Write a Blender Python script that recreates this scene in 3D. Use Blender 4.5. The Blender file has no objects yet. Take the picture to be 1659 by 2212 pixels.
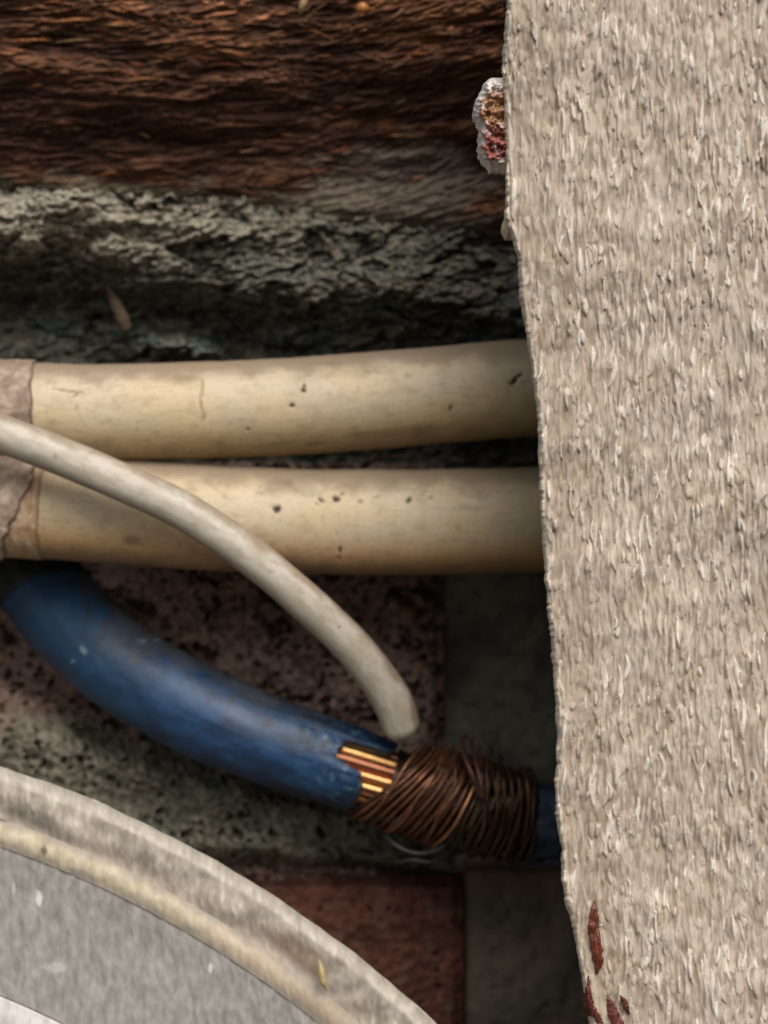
import bpy, math, random
import numpy as np

SC = bpy.context.scene
COL = SC.collection
random.seed(4)
RNG = np.random.default_rng(11)

# ------------------------------------------------------------------ camera, sky, sun, exposure
CM = 0.01                      # everything below is laid out in centimetres, the scene is in metres
D = 25.0                       # camera to the cables (cm)
K = 9.0 / 1659.0               # cm per unit of the layout grid at the depth of the cables

cam_d = bpy.data.cameras.new('camera')
cam = bpy.data.objects.new('camera', cam_d); COL.objects.link(cam)
cam.location = (0, -D * CM, 0); cam.rotation_euler = (math.radians(90), 0, 0)
cam_d.sensor_fit = 'HORIZONTAL'; cam_d.sensor_width = 36; cam_d.lens = 36 * D / 9.0
cam_d.clip_start = 0.01; cam_d.clip_end = 50
cam_d.dof.use_dof = True; cam_d.dof.focus_distance = (D - 2.9) * CM; cam_d.dof.aperture_fstop = 34
SC.camera = cam

EL, AZ = math.radians(46), math.radians(18)      # light from above, in front, a little from the right
w = bpy.data.worlds.new('World'); SC.world = w; w.use_nodes = True
nt = w.node_tree; bg = nt.nodes['Background']
sky = nt.nodes.new('ShaderNodeTexSky'); sky.sky_type = 'NISHITA'; sky.sun_disc = False
sky.sun_elevation = EL; sky.sun_rotation = math.pi - AZ; sky.dust_density = 4; sky.air_density = 1.0; sky.ozone_density = 0.5
hs = nt.nodes.new('ShaderNodeHueSaturation'); hs.inputs['Saturation'].default_value = 0.35
nt.links.new(sky.outputs[0], hs.inputs['Color']); nt.links.new(hs.outputs[0], bg.inputs[0])
bg.inputs[1].default_value = 0.10
sd = bpy.data.lights.new('sun', 'SUN'); sd.energy = 1.8; sd.angle = math.radians(40); sd.color = (1, 0.955, 0.90)
so = bpy.data.objects.new('sun', sd); COL.objects.link(so)
so.rotation_euler = (math.pi / 2 - EL, 0, AZ); so.location = (0.2, -0.5, 0.5)
SC.view_settings.view_transform = 'Standard'; SC.view_settings.look = 'None'
SC.view_settings.exposure = 0.38; SC.view_settings.gamma = 1
SC.view_settings.use_curve_mapping = False

# ------------------------------------------------------------------ helpers
def P(px, py, y):
    s = (D + y) / D
    return np.stack([(px - 829.5) * K * s, y + 0 * px, (1106 - py) * K * s], -1)
def unP(V):
    s = (D + V[..., 1]) / D
    return V[..., 0] / (K * s) + 829.5, 1106 - V[..., 2] / (K * s)
def lin(r, g, b):
    c = np.array([r, g, b]) / 255.0
    return np.where(c <= .04045, c / 12.92, ((c + .055) / 1.055) ** 2.4)
def sst(a, b, x):
    t = np.clip((x - a) / (b - a), 0, 1); return t * t * (3 - 2 * t)
def mix(a, b, t):
    return a * (1 - t[..., None]) + b * t[..., None]
PERM = np.random.default_rng(5).permutation(4096).astype(np.int64)
def hsh(i, j, k=0):
    return PERM[(PERM[(PERM[i & 4095] + j) & 4095] + k) & 4095]
def pn(x, y, seed=0):
    xi = np.floor(x).astype(np.int64); yi = np.floor(y).astype(np.int64)
    xf = x - xi; yf = y - yi
    u = xf**3 * (xf * (xf * 6 - 15) + 10); v = yf**3 * (yf * (yf * 6 - 15) + 10)
    def g(a, b, dx, dy):
        ang = hsh(a, b, seed * 17 + 3) * (2 * math.pi / 4096)
        return np.cos(ang) * dx + np.sin(ang) * dy
    n0 = g(xi, yi, xf, yf) * (1 - u) + g(xi + 1, yi, xf - 1, yf) * u
    n1 = g(xi, yi + 1, xf, yf - 1) * (1 - u) + g(xi + 1, yi + 1, xf - 1, yf - 1) * u
    return (n0 * (1 - v) + n1 * v) * 1.5
def fbm(x, y, o=4, seed=0, gain=.5):
    r = 0; a = 1; t = 0
    for i in range(o):
        r = r + a * pn(x * 2**i + i * 7.3, y * 2**i + i * 3.1, seed + i); t += a; a *= gain
    return r / t * 1.3
def fibre(x, y, o, seed, gx=1.45, gain=.62):
    r = 0; a = 1; t = 0
    for i in range(o):
        r = r + a * pn(x * gx**i + i * 5.1, y * 1.9**i + i * 3.7, seed + i); t += a; a *= gain
    return r / t * 1.4
def rid(x, y, o=3, seed=0):
    r = 0; a = 1; t = 0
    for i in range(o):
        r = r + a * (1 - 2 * np.abs(pn(x * 2**i, y * 2**i, seed + i))); t += a; a *= .5
    return r / t
def worley(x, y, seed=0):
    xi = np.floor(x).astype(np.int64); yi = np.floor(y).astype(np.int64)
    f1 = np.full(x.shape, 9.); f2 = np.full(x.shape, 9.); idc = np.zeros(x.shape)
    for a in (-1, 0, 1):
        for b in (-1, 0, 1):
            h = hsh(xi + a, yi + b, seed * 31 + 1); h2 = hsh(xi + a, yi + b, seed * 31 + 2)
            d = np.hypot(xi + a + h / 4096 - x, yi + b + h2 / 4096 - y)
            m = d < f1
            f2 = np.where(m, f1, np.minimum(f2, d)); idc = np.where(m, h2 / 4096, idc); f1 = np.where(m, d, f1)
    return f1, f2, idc

def stamp(x0, y0, x1, y1, step, n, lenf, widf, angf, seed):
    """scatter n lens-shaped grains or fibres over a height map; returns samplers for height and tone"""
    r = np.random.default_rng(seed)
    nx = int((x1 - x0) / step) + 1; ny = int((y1 - y0) / step) + 1
    H = np.zeros((ny, nx), np.float32); T = np.zeros((ny, nx), np.float32)
    for k in range(n):
        cx = r.uniform(x0, x1); cy = r.uniform(y0, y1); L = lenf(r); W = widf(r); a = angf(r, cx); t = r.normal(0, 1); h = r.uniform(.35, 1); bend = r.normal(0, .12)
        ex = abs(L * math.cos(a)) + W + 3; ey = abs(L * math.sin(a)) + W + 3
        i0 = max(0, int((cx - ex - x0) / step)); i1 = min(nx, int((cx + ex - x0) / step) + 2)
        j0 = max(0, int((cy - ey - y0) / step)); j1 = min(ny, int((cy + ey - y0) / step) + 2)
        if i1 <= i0 or j1 <= j0: continue
        X = x0 + np.arange(i0, i1)[None] * step - cx; Y = y0 + np.arange(j0, j1)[:, None] * step - cy
        u = (X * math.cos(a) + Y * math.sin(a)) / L; v = (-X * math.sin(a) + Y * math.cos(a)) / W + bend * (u * u - .5) * L / W
        e = 1 - u * u
        q = np.clip(1 - (v / np.maximum(e, .02))**2, 0, 1) * (e > 0)
        m = np.clip(q * 2.2, 0, 1)
        H[j0:j1, i0:i1] = np.where(m > .05, np.maximum(H[j0:j1, i0:i1] * (1 - .6 * m), h * np.sqrt(q)), H[j0:j1, i0:i1])
        T[j0:j1, i0:i1] = T[j0:j1, i0:i1] * (1 - m) + t * m
    def samp(A, PX, PY):
        fx = np.clip((PX - x0) / step, 0, nx - 1.001); fy = np.clip((PY - y0) / step, 0, ny - 1.001)
        i = fx.astype(int); j = fy.astype(int); fx = fx - i; fy = fy - j
        return (A[j, i] * (1 - fx) + A[j, i + 1] * fx) * (1 - fy) + (A[j + 1, i] * (1 - fx) + A[j + 1, i + 1] * fx) * fy
    return (lambda PX, PY: samp(H, PX, PY)), (lambda PX, PY: samp(T, PX, PY))
def mk_mesh(name, V, quads, col, mat, parent=None, smooth=True):
    me = bpy.data.meshes.new(name)
    V = np.ascontiguousarray(V.reshape(-1, 3) * CM, dtype=np.float32)
    Q = np.ascontiguousarray(quads.reshape(-1, 4), dtype=np.int32)
    me.vertices.add(len(V)); me.vertices.foreach_set('co', V.ravel())
    me.loops.add(Q.size); me.loops.foreach_set('vertex_index', Q.ravel())
    me.polygons.add(len(Q)); me.polygons.foreach_set('loop_start', np.arange(0, Q.size, 4, dtype=np.int32))
    me.polygons.foreach_set('loop_total', np.full(len(Q), 4, dtype=np.int32))
    me.update(calc_edges=True); me.validate()
    me.polygons.foreach_set('use_smooth', np.full(len(me.polygons), smooth))
    if col is not None:
        at = me.attributes.new('col', 'FLOAT_COLOR', 'POINT')
        c = np.ones((len(V), 4), dtype=np.float32); c[:, :3] = np.clip(np.broadcast_to(col, (len(V), 3)) if np.ndim(col) == 1 else col.reshape(-1, 3), 0.002, .9)
        at.data.foreach_set('color', c.ravel())
    me.materials.append(mat)
    o = bpy.data.objects.new(name, me); COL.objects.link(o)
    if parent: o.parent = parent
    return o
def gquads(n, m, base=0, wrap=False):
    i = np.arange(n - 1)[:, None]; j = np.arange(m if wrap else m - 1)[None, :]
    j2 = (j + 1) % m
    return np.stack([i * m + j, i * m + j2, (i + 1) * m + j2, (i + 1) * m + j], -1).reshape(-1, 4) + base
def relief(name, PX, PY, Y, C, mat, back, parent=None, off=(0, 0), flat=False):
    """a solid with a modelled front surface and sides running back to depth `back`"""
    n, m = PX.shape
    V = P(PX, PY, Y).reshape(-1, 3)
    F = gquads(n, m)
    idx = np.arange(n * m).reshape(n, m)
    ring = np.concatenate([idx[0, :-1], idx[:-1, -1], idx[-1, :0:-1], idx[:0:-1, 0]])
    R = V[ring].copy(); R[:, 0] += off[0]; R[:, 2] += off[1]; R[:, 1] = back
    base = len(V); r = np.arange(len(ring)); r2 = (r + 1) % len(ring)
    sk = np.stack([ring[r], base + r, base + r2, ring[r2]], -1)
    c = R.mean(0); V2 = np.concatenate([V, R, c[None]])
    ci = len(V2) - 1
    h = len(ring) // 2 * 2
    a = np.arange(0, h, 2)
    bk = np.stack([base + a, np.full(len(a), ci), base + (a + 2) % len(ring), base + (a + 1) % len(ring)], -1)
    C2 = np.concatenate([C.reshape(-1, 3), C.reshape(-1, 3)[ring], C.reshape(-1, 3)[ring[:1]]])
    F = F[:, ::-1]
    return mk_mesh(name, V2, np.concatenate([F, sk[:, ::-1], bk]), C2, mat, parent)

def empty(name, loc, label, cat, group=None):
    o = bpy.data.objects.new(name, None); COL.objects.link(o)
    return tag(o, label, cat, group)
def tag(o, label=None, cat=None, group=None, kind=None):
    if label: o['label'] = label
    if cat: o['category'] = cat
    if group: o['group'] = group
    if kind: o['kind'] = kind
    return o

def material(name, rough=.8, fine=60, var=.25, bumps=((40, .3, .02),), spec=.3, stretch=(1, 1, 1), metal=0, coat=0, attr=True, color=(.5, .5, .5)):
    m = bpy.data.materials.new(name); m.use_nodes = True
    t = m.node_tree; N = t.nodes; Lk = t.links.new
    b = N['Principled BSDF']
    tc = N.new('ShaderNodeTexCoord'); mp = N.new('ShaderNodeMapping')
    mp.inputs['Scale'].default_value = tuple(100 * s for s in stretch)
    Lk(tc.outputs['Object'], mp.inputs[0])
    no = N.new('ShaderNodeTexNoise'); no.inputs['Scale'].default_value = fine; no.inputs['Detail'].default_value = 3
    Lk(mp.outputs[0], no.inputs[0])
    mr = N.new('ShaderNodeMapRange'); mr.inputs[1].default_value = .25; mr.inputs[2].default_value = .75
    mr.inputs[3].default_value = 1 - var; mr.inputs[4].default_value = 1 + var
    Lk(no.outputs[0], mr.inputs[0])
    vm = N.new('ShaderNodeVectorMath'); vm.operation = 'SCALE'
    if attr:
        a = N.new('ShaderNodeAttribute'); a.attribute_name = 'col'; Lk(a.outputs['Color'], vm.inputs[0])
    else:
        vm.inputs[0].default_value = color
    Lk(mr.outputs[0], vm.inputs['Scale']); Lk(vm.outputs[0], b.inputs['Base Color'])
    mr2 = N.new('ShaderNodeMapRange'); mr2.inputs[3].default_value = max(0, rough - .12); mr2.inputs[4].default_value = min(1, rough + .12)
    no2 = N.new('ShaderNodeTexNoise'); no2.inputs['Scale'].default_value = fine * .2; Lk(mp.outputs[0], no2.inputs[0])
    Lk(no2.outputs[0], mr2.inputs[0]); Lk(mr2.outputs[0], b.inputs['Roughness'])
    b.inputs['Specular IOR Level'].default_value = spec; b.inputs['Metallic'].default_value = metal
    b.inputs['Coat Weight'].default_value = coat
    last = None
    for sc_, st, dist in bumps:
        n_ = N.new('ShaderNodeTexNoise'); n_.inputs['Scale'].default_value = sc_; n_.inputs['Detail'].default_value = 4
        Lk(mp.outputs[0], n_.inputs[0])
        bp = N.new('ShaderNodeBump'); bp.inputs['Strength'].default_value = st; bp.inputs['Distance'].default_value = dist * CM
        Lk(n_.outputs[0], bp.inputs['Height'])
        if last: Lk(last.outputs[0], bp.inputs['Normal'])
        last = bp
    if last: Lk(last.outputs[0], b.inputs['Normal'])
    return m

M_plaster = material('plaster', .85, 22, .10, ((30, .5, .02),), .25, (1, 1, .3))
M_wood = material('old_wood', .88, 18, .35, ((26, .5, .03),), .12, (.25, 1, 1))
M_stone = material('rough_stone', .9, 20, .3, ((16, .8, .04), (45, .6, .02)), .2)
M_mortar = material('mortar', .92, 20, .25, ((16, .6, .03),), .15)
M_smooth = material('render_wall', .9, 14, .15, ((9, .3, .02),), .15)
M_cream = material('cream_plastic', .5, 20, .07, ((3, .3, .03), (30, .25, .008)), .4)
M_blue = material('blue_plastic', .47, 14, .16, ((5, .35, .03), (30, .3, .01)), .45)
M_sleeve = material('old_tape', .75, 16, .18, ((9, .7, .05), (30, .5, .02)), .3)
M_copper = material('copper', .42, 20, .25, ((14, .4, .01),), .5, metal=1)
M_dull = material('oxidised_copper', .33, 9, .45, ((20, .5, .012),), .4, metal=.6)
M_paint = material('dried_paint', .4, 12, .2, ((10, .4, .02),), .5)
M_cover = material('dusty_plastic', .75, 16, .12, ((18, .5, .02),), .3, (1, 1, .45))

def px_grid(L, R, T, B, step):
    """grid of layout coordinates; L,R functions of py, T,B numbers"""
    ny = int((B - T) / step) + 1
    py = np.linspace(T, B, ny); l = L(py) if callable(L) else np.full(ny, L); r = R(py) if callable(R) else np.full(ny, R)
    nx = int((r - l).max() / step) + 1
    u = np.linspace(0, 1, nx)
    PX = l[:, None] + (r - l)[:, None] * u; PY = np.repeat(py[:, None], nx, 1)
    return PX, PY
def px_gridv(L, R, T, B, step):
    nx = int((R - L) / step) + 1
    px = np.linspace(L, R, nx); t = T(px) if callable(T) else np.full(nx, T); b = B(px) if callable(B) else np.full(nx, B)
    ny = int((b - t).max() / step) + 1
    v = np.linspace(0, 1, ny)[:, None]
    return np.repeat(px[None], ny, 0), t[None] + (b - t)[None] * v
def curve(pts):
    a = np.array(pts, float)
    return lambda q: np.interp(q, a[:, 0], a[:, 1])

# ------------------------------------------------------------------ cavity back and masonry
def back_wall():
    PX, PY = px_grid(-700, 2500, -900, 3100, 9)
    Y = 4.6 + .1 * fbm(PX * .01, PY * .01, 4, 3)
    C = mix(lin(92, 90, 80), lin(70, 66, 58), sst(-.3, .3, fbm(PX * .006, PY * .006, 4, 9)))
    o = relief('cavity_back', PX, PY, Y, C, M_smooth, 7)
    tag(o, kind='structure')
back_wall()

def niche_wall():
    PX, PY = px_grid(lambda q: 956 + 5 * fbm(q * .02, q * 0, 3, 4), 2300, 1130, 2900, 4)
    Y = 3.3 - .35 * sst(1450, 1750, PY) * sst(1250, 950, PX) + .05 * fbm(PX * .02, PY * .02, 4, 33) + .12 * fbm(PX * .004, PY * .004, 3, 35)
    C = mix(lin(106, 105, 92), lin(80, 79, 69), sst(-.35, .3, fbm(PX * .006, PY * .006, 4, 39)))
    C = mix(C, lin(66, 60, 52), sst(.15, .4, fbm(PX * .03, PY * .03, 3, 41)) * .5)
    o = relief('niche_wall', PX, PY, Y, C, M_smooth, 4.5)
    tag(o, 'smooth dark grey-green niche wall in shadow between the porous stone and the plaster edge', 'wall')
niche_wall()

# ------------------------------------------------------------------ wooden beam
def beam():
    t = empty('wooden_beam', (0, 0, 0), 'old dark brown wooden beam with torn fibres across the top of the picture', 'beam')
    low = curve([(-700, 395), (0, 416), (150, 418), (300, 430), (480, 440), (600, 455), (760, 478), (900, 500), (1100, 515), (2300, 540)])
    PX, PY = px_gridv(-600, 2300, -700, lambda q: low(q) + 22 * fbm(q * .016, q * 0, 5, 2, .6), 3)
    wx = PX * .0045; wy = PY * .042 + .9 * fbm(PX * .0025, PY * .004, 3, 7) + PX * .002 + 2.2 * sst(500, 1100, PX) * (PX - 500) * .0012
    fib = fibre(wx * 1.3, wy * 1.0, 5, 12)
    fine = fibre(wx * 4, wy * 4.2, 3, 16)
    big = fbm(PX * .0035, PY * .012, 4, 20)
    knot = np.exp(-(((PX - 930) / 170)**2 + ((PY - 240 + (PX - 930) * .25) / 75)**2))
    lowp = np.interp(PX, *np.array([(-700, 395), (0, 405), (480, 440), (1100, 515), (2300, 540)], float).T)
    prof = .85 * sst(60, 420, PY) ** 1.1 - .2 * sst(120, -60, PY)
    edge = .12 * sst(lowp - 26, lowp + 6, PY)
    Y = .75 + prof - .16 * big - .03 * fib - .016 * fine + .16 * knot + edge
    wh, wt = stamp(-120, -80, 1260, 600, 1.5, 4200, lambda r: 10 + 60 * r.random()**2, lambda r: 1.3 + 3.2 * r.random()**2, lambda r, x: -math.radians((3 if x < 560 else 3 + min(14, (x - 560) * .05)) + r.normal(0, 7 if r.random() < .8 else 26)), 77)
    ch = wh(PX, PY); ct = wt(PX, PY); ins = (PX > -110) * (PX < 1250) * (PY > -70) * (PY < 590)
    Y -= .075 * ch * ins
    # loose raised fibres
    f2 = np.clip(1 - 3.2 * np.abs(pn(wx * 2.2 + .3, wy * 1.7 + 4, 40)), 0, 1) * sst(-.1, .3, pn(wx * 3, wy * .7, 44))
    Y -= .025 * f2
    t1 = sst(-.8, .9, .6 * fib + .25 * fine + .42 * ct * ins)
    C = mix(lin(70, 48, 38), lin(112, 78, 58), t1)
    C = mix(C, lin(190, 130, 90), sst(.15, .6, fib * .35 + fine * .25 + big * .35 + .26 * ct * ins) * (.3 + .7 * sst(190, 30, PY)) * .9)
    C = mix(C, lin(44, 30, 27), sst(.0, .45, big * -1 + .35 * fine) * .65)
    C = mix(C, lin(46, 30, 26), sst(120, 260, PY + 60 * big) * sst(430, 330, PY) * .55)
    C = mix(C, lin(120, 80, 50), sst(.1, .5, fbm(PX * .006, PY * .02, 3, 60)) * sst(600, 900, PX) * .5)
    dust = sst(.25, .62, np.exp(-(((PX - 860 + .4 * (PY - 400)) / 230)**2 + ((PY - 405) / 100)**2)) + .35 * fbm(PX * .012, PY * .025, 4, 66) + .12 * fine)
    C = mix(C, lin(112, 101, 89), dust * .92)
    C = mix(C, lin(112, 104, 88), sst(-46, -8, PY - lowp + 55 * fbm(PX * .012, PY * .03, 4, 71) + 14 * fib) * .75)
    relief('timber', PX, PY, Y, C, M_wood, 5.5, t)
    # torn splinters
    def splinter(x, y, L, ang, wd, yy, c, bend=.1):
        n = 14; s = np.linspace(0, 1, n); a = math.radians(ang)
        cx = x + L * s * math.cos(a) - L * bend * np.sin(s * math.pi) * math.sin(a)
        cy = y - L * s * math.sin(a) - L * bend * np.sin(s * math.pi) * math.cos(a)
        r = wd * np.sin(np.clip(s * .94 + .04, 0, 1) * math.pi) ** .6 * (1 + .25 * np.sin(s * 23 + x))
        V = []
        for q in range(6):
            th = q * math.pi / 3
            V.append(P(cx - math.sin(a) * r * math.cos(th), cy - math.cos(a) * r * math.cos(th), yy - .07 * np.sin(s * math.pi) + r * .004 * math.sin(th)))
        V = np.stack(V, 1)
        cc = np.array(c)[None, None] * (1 + .3 * np.sin(s * 40 + y))[:, None, None] * np.ones((1, 6, 1))
        mk_mesh('splinter', V, gquads(n, 6, 0, True), cc, M_wood, t)
    cols = [lin(205, 135, 88), lin(176, 104, 60), lin(150, 92, 62), lin(190, 150, 105)]
    rr = random.Random(8)
    for i in range(78):
        if i < 34: x = rr.uniform(-60, 520); y = rr.uniform(-10, 150)
        elif i < 62: x = rr.uniform(560, 1100); y = rr.uniform(0, 240)
        else: x = rr.uniform(-20, 1000); y = rr.uniform(180, 400)
        i0 = min(PX.shape[1] - 1, max(0, int(np.argmin(abs(PX[0] - x - 20))))); j0 = int(np.argmin(abs(PY[:, i0] - y)))
        yy = float(Y[j0, i0]) + .01
        splinter(x, y, rr.uniform(20, 80), rr.gauss(4 if x < 560 else 16, 15), rr.uniform(.7, 1.8), yy, cols[rr.randrange(4)] * rr.uniform(.35, .75), rr.uniform(-.04, .07))
    for (x, y, L, a, wd, c) in [(1130 - 70, 300, 60, 8, 5, 1), (640, 225, 75, 22, 5, 1), (700, 170, 60, 28, 6, 2), (575, 195, 90, 30, 5, 1), (880, 118, 50, 2, 8, 1), (800, 298, 110, 2, 4, 3), (210, 60, 90, 10, 7, 0), (110, 48, 110, 3, 7, 0), (20, 90, 90, 2, 5, 0), (120, 92, 90, 4, 4, 3)]:
        i0 = int(np.argmin(abs(PX[0] - x - 30))); j0 = int(np.argmin(abs(PY[:, i0] - y)))
        splinter(x, y, L, a, wd * .42, float(Y[j0, i0]) + .02, cols[c] * .6, .03)
    return PX, PY, Y
BPX, BPY, BY = beam()

# ------------------------------------------------------------------ upper rubble stone below the beam
def upper_stone():
    tp = curve([(-700, 392), (0, 402), (150, 408), (300, 420), (480, 432), (600, 448), (760, 470), (900, 490), (1100, 505), (2300, 530)])
    PX, PY = px_gridv(-600, 2200, lambda q: tp(q) + 30 * fbm(q * .022, q * 0, 5, 5, .65), lambda q: 1060 + 0 * q, 3)
    qx = PX * .010; qy = (PY + PX * .16) * .022
    wq = fbm(PX * .01, PY * .02, 3, 90); slx = pn(PX * .013, PY * .03, 95)
    f1, f2, idc = worley(qx + .5 * wq, qy + .9 * wq, 4)
    g1, g2, idg = worley(qx * 2.6 + .6 * wq, qy * 2.6 - .8 * wq, 9)
    big = fbm(PX * .004, PY * .007, 4, 101)
    fine = fbm(PX * .05, PY * .09, 4, 103, .6)
    crack = sst(.10, .0, f2 - f1); crk2 = sst(.13, .0, g2 - g1)
    tl = np.exp(-(((PX - 150) / 420)**2 + ((PY - 470 - PX * .05) / 80)**2))
    Y = 1.5 + 1.15 * sst(540, 800, PY - .12 * PX + 40) + .9 * sst(800, 1000, PY) - .35 * tl + .3 * sst(300, 900, PX) * sst(600, 420, PY)
    Y += -.38 * big - .30 * (idc - .5) - .13 * (idg - .5) + .07 * crack * sst(-.3, .3, big) + .03 * crk2 - .10 * fine - .09 * rid(PX * .02, PY * .05 + PX * .01, 3, 118)
    # hollows on the left and the right-hand lump
    Y += .55 * np.exp(-(((PX - 130) / 170)**2 + ((PY - 665) / 55)**2)) + .5 * np.exp(-(((PX - 420) / 130)**2 + ((PY - 690) / 45)**2))
    Y -= .6 * np.exp(-(((PX - 800) / 260)**2 + ((PY - 640) / 60)**2)) + .35 * np.exp(-(((PX - 330) / 90)**2 + ((PY - 735) / 35)**2))
    Y += .5 * np.exp(-(((PX - 530) / 120)**2 + ((PY - 740) / 30)**2))
    C = mix(lin(82, 83, 74), lin(124, 119, 104), sst(-.4, .5, fine + .5 * (idg - .5)))
    C = mix(C, lin(160, 152, 134), sst(.2, .85, tl + .35 * fine + .3 * (idc - .5)) * .9)
    C = mix(C, lin(52, 54, 50), np.clip(.25 * crack * sst(-.2, .3, fine) + .3 * crk2 * sst(-.2, .4, big + fine), 0, 1))
    C = mix(C, lin(70, 92, 84), sst(.0, .5, fbm(PX * .008, PY * .012, 3, 110)) * sst(560, 720, PY) * .6)
    C = mix(C, lin(120, 96, 80), sst(.25, .5, fbm(PX * .012, PY * .03, 3, 114)) * .3)
    lump = np.exp(-(((PX - 410) / 75)**2 + ((PY - 752 - .1 * (PX - 410)) / 26)**2) ** 2) + .8 * np.exp(-(((PX - 620) / 60)**2 + ((PY - 735) / 16)**2) ** 2)
    Y -= .6 * lump * (1 + .5 * fine + .4 * big)
    C = mix(C, lin(104, 110, 98), np.clip(lump * (.7 + .9 * fine), 0, 1) * .7)
    o = relief('rubble_stone', PX, PY, Y, C, M_stone, 4.4)
    tag(o, 'rough grey-green crumbling stone between the wooden beam and the thick cream cables', 'stone')
upper_stone()

# ------------------------------------------------------------------ porous stone behind the blue cable, mortar bed, brick
def porous():
    PX, PY = px_gridv(-600, 958, 1000, 1960, 3)
    PX = PX + 7 * fbm(PY * .03, PX * .01, 3, 50) * sst(700, 958, PX)
    wq = fbm(PX * .02, PY * .02, 3, 130)
    f1, f2, idc = worley(PX * .017 + .9 * wq, (PY + .2 * PX) * .021 + .9 * wq, 14)
    g1, g2, idg = worley(PX * .05 + .5 * wq, PY * .05, 15)
    big = fbm(PX * .006, PY * .008, 4, 131); fine = fbm(PX * .06, PY * .06, 4, 133, .6)
    pit = sst(.38, .08, f1) * (idc > .45); pit2 = sst(.4, .15, g1) * (idg > .6)
    Y = 2.3 + .3 * sst(500, 950, PX) + .5 * sst(200, -100, PX) - .3 * big + .3 * pit + .12 * pit2 - .07 * fine + .25 * sst(925, 958, PX)
    Y += -.35 * np.exp(-(((PX - 270) / 110)**2 + ((PY - 1250) / 50)**2))
    C = mix(lin(96, 79, 72), lin(132, 110, 100), sst(-.4, .5, fine + .6 * big))
    C = mix(C, lin(52, 42, 42), np.clip(pit * .45 + pit2 * .35, 0, 1))
    C = mix(C, lin(150, 116, 88), sst(.3, .5, fbm(PX * .015, PY * .02, 3, 140)) * .5)
    C = mix(C, lin(158, 136, 124), sst(.4, .7, np.exp(-(((PX - 260) / 80)**2 + ((PY - 1245) / 45)**2)) + .2 * fine) * .8)
    o = relief('porous_stone', PX, PY, Y, C, M_stone, 4.4)
    tag(o, 'pitted purple-brown stone behind the bend of the blue cable', 'stone')
porous()

def mortar_bed():
    top = curve([(-700, 1440), (0, 1480), (150, 1530), (300, 1600), (500, 1660), (800, 1740), (960, 1800), (1000, 1830)])
    bot = curve([(-700, 2050), (0, 1960), (400, 1890), (600, 1895), (800, 1900), (960, 1905), (1000, 1906)])
    PX, PY = px_gridv(-600, 985, lambda q: top(q) + 16 * fbm(q * .02, q * 0, 3, 52), lambda q: bot(q) + 6 * fbm(q * .02, q * 0, 3, 53), 2.6)
    wq = fbm(PX * .02, PY * .02, 3, 150)
    f1, f2, idc = worley(PX * .028 + .7 * wq, PY * .026 + .6 * wq, 24)
    g1, g2, idg = worley(PX * .06 + .5 * wq, PY * .05, 25)
    big = fbm(PX * .007, PY * .009, 4, 151); fine = fbm(PX * .06, PY * .05, 4, 153, .6)
    t = top(PX[0])[None]; b = bot(PX[0])[None]
    Y = 1.75 + .5 * sst(.25, 0, (PY - t) / (b - t)) + .9 * sst(.7, 1, (PY - t) / (b - t)) + .25 * sst(500, 900, PX)
    pit = sst(.36, .05, f1) * (idc > .7); pit2 = sst(.4, .1, g1) * (idg > .8)
    Y += -.25 * big - .1 * (idc - .5) + .2 * pit + .1 * pit2 - .06 * fine
    C = mix(lin(88, 85, 73), lin(126, 119, 104), sst(-.4, .5, fine + .5 * big))
    C = mix(C, lin(140, 112, 100), sst(1640, 1500, PY + .3 * PX + 60 * big) * .7)
    C = mix(C, lin(50, 56, 48), np.clip(pit * .5 + pit2 * .45, 0, 1))
    C = mix(C, lin(72, 80, 64), sst(.0, .5, fbm(PX * .012, PY * .012, 3, 158)) * .6)
    C = mix(C, lin(58, 60, 52), sst(500, 850, PX) * .45)
    o = relief('mortar_bed', PX, PY, Y, C, M_mortar, 4.4)
    tag(o, 'lumpy grey-green mortar strip between the blue cable and the round cover', 'mortar')
mortar_bed()

def brick():
    PX, PY = px_gridv(-300, 1000, 1897, 3000, 4)
    ed = sst(30, 0, 1000 - PX)
    fine = fbm(PX * .05, PY * .05, 4, 171); big = fbm(PX * .008, PY * .008, 3, 172)
    Y = 2.0 - .06 * fine - .08 * big + .22 * ed + .3 * sst(1920, 1897, PY)
    f1, f2, idc = worley(PX * .03, PY * .03, 31)
    hole = sst(.22, .08, f1) * (idc > .8)
    Y += .12 * hole
    C = mix(lin(74, 46, 38), lin(98, 62, 51), sst(-.5, .5, fine + big))
    C = mix(C, lin(100, 82, 70), sst(.1, .5, fbm(PX * .02, PY * .02, 3, 175)) * .35)
    C = mix(C, lin(60, 38, 32), hole * .7)
    o = relief('brick', PX, PY, Y, C, M_mortar, 4.4)
    tag(o, 'dark red clay brick beneath the mortar, beside the round cover', 'brick')
    PX, PY = px_gridv(1004, 2200, 1862, 3000, 5)
    big = fbm(PX * .008, PY * .008, 3, 182); fine = fbm(PX * .04, PY * .04, 4, 181)
    Y = 2.25 - .04 * fine - .1 * big + .3 * sst(1885, 1862, PY) + .1 * sst(1015, 1004, PX)
    C = mix(lin(100, 90, 78), lin(80, 74, 65), sst(-.4, .4, big + .4 * fine))
    C = mix(C, lin(104, 84, 70), sst(1960, 1880, PY) * .6)
    o = relief('concrete_block', PX, PY, Y, C, M_smooth, 3.2)
    tag(o, 'smooth shadowed grey-brown block between the red brick and the plaster edge', 'block')
brick()

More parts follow.
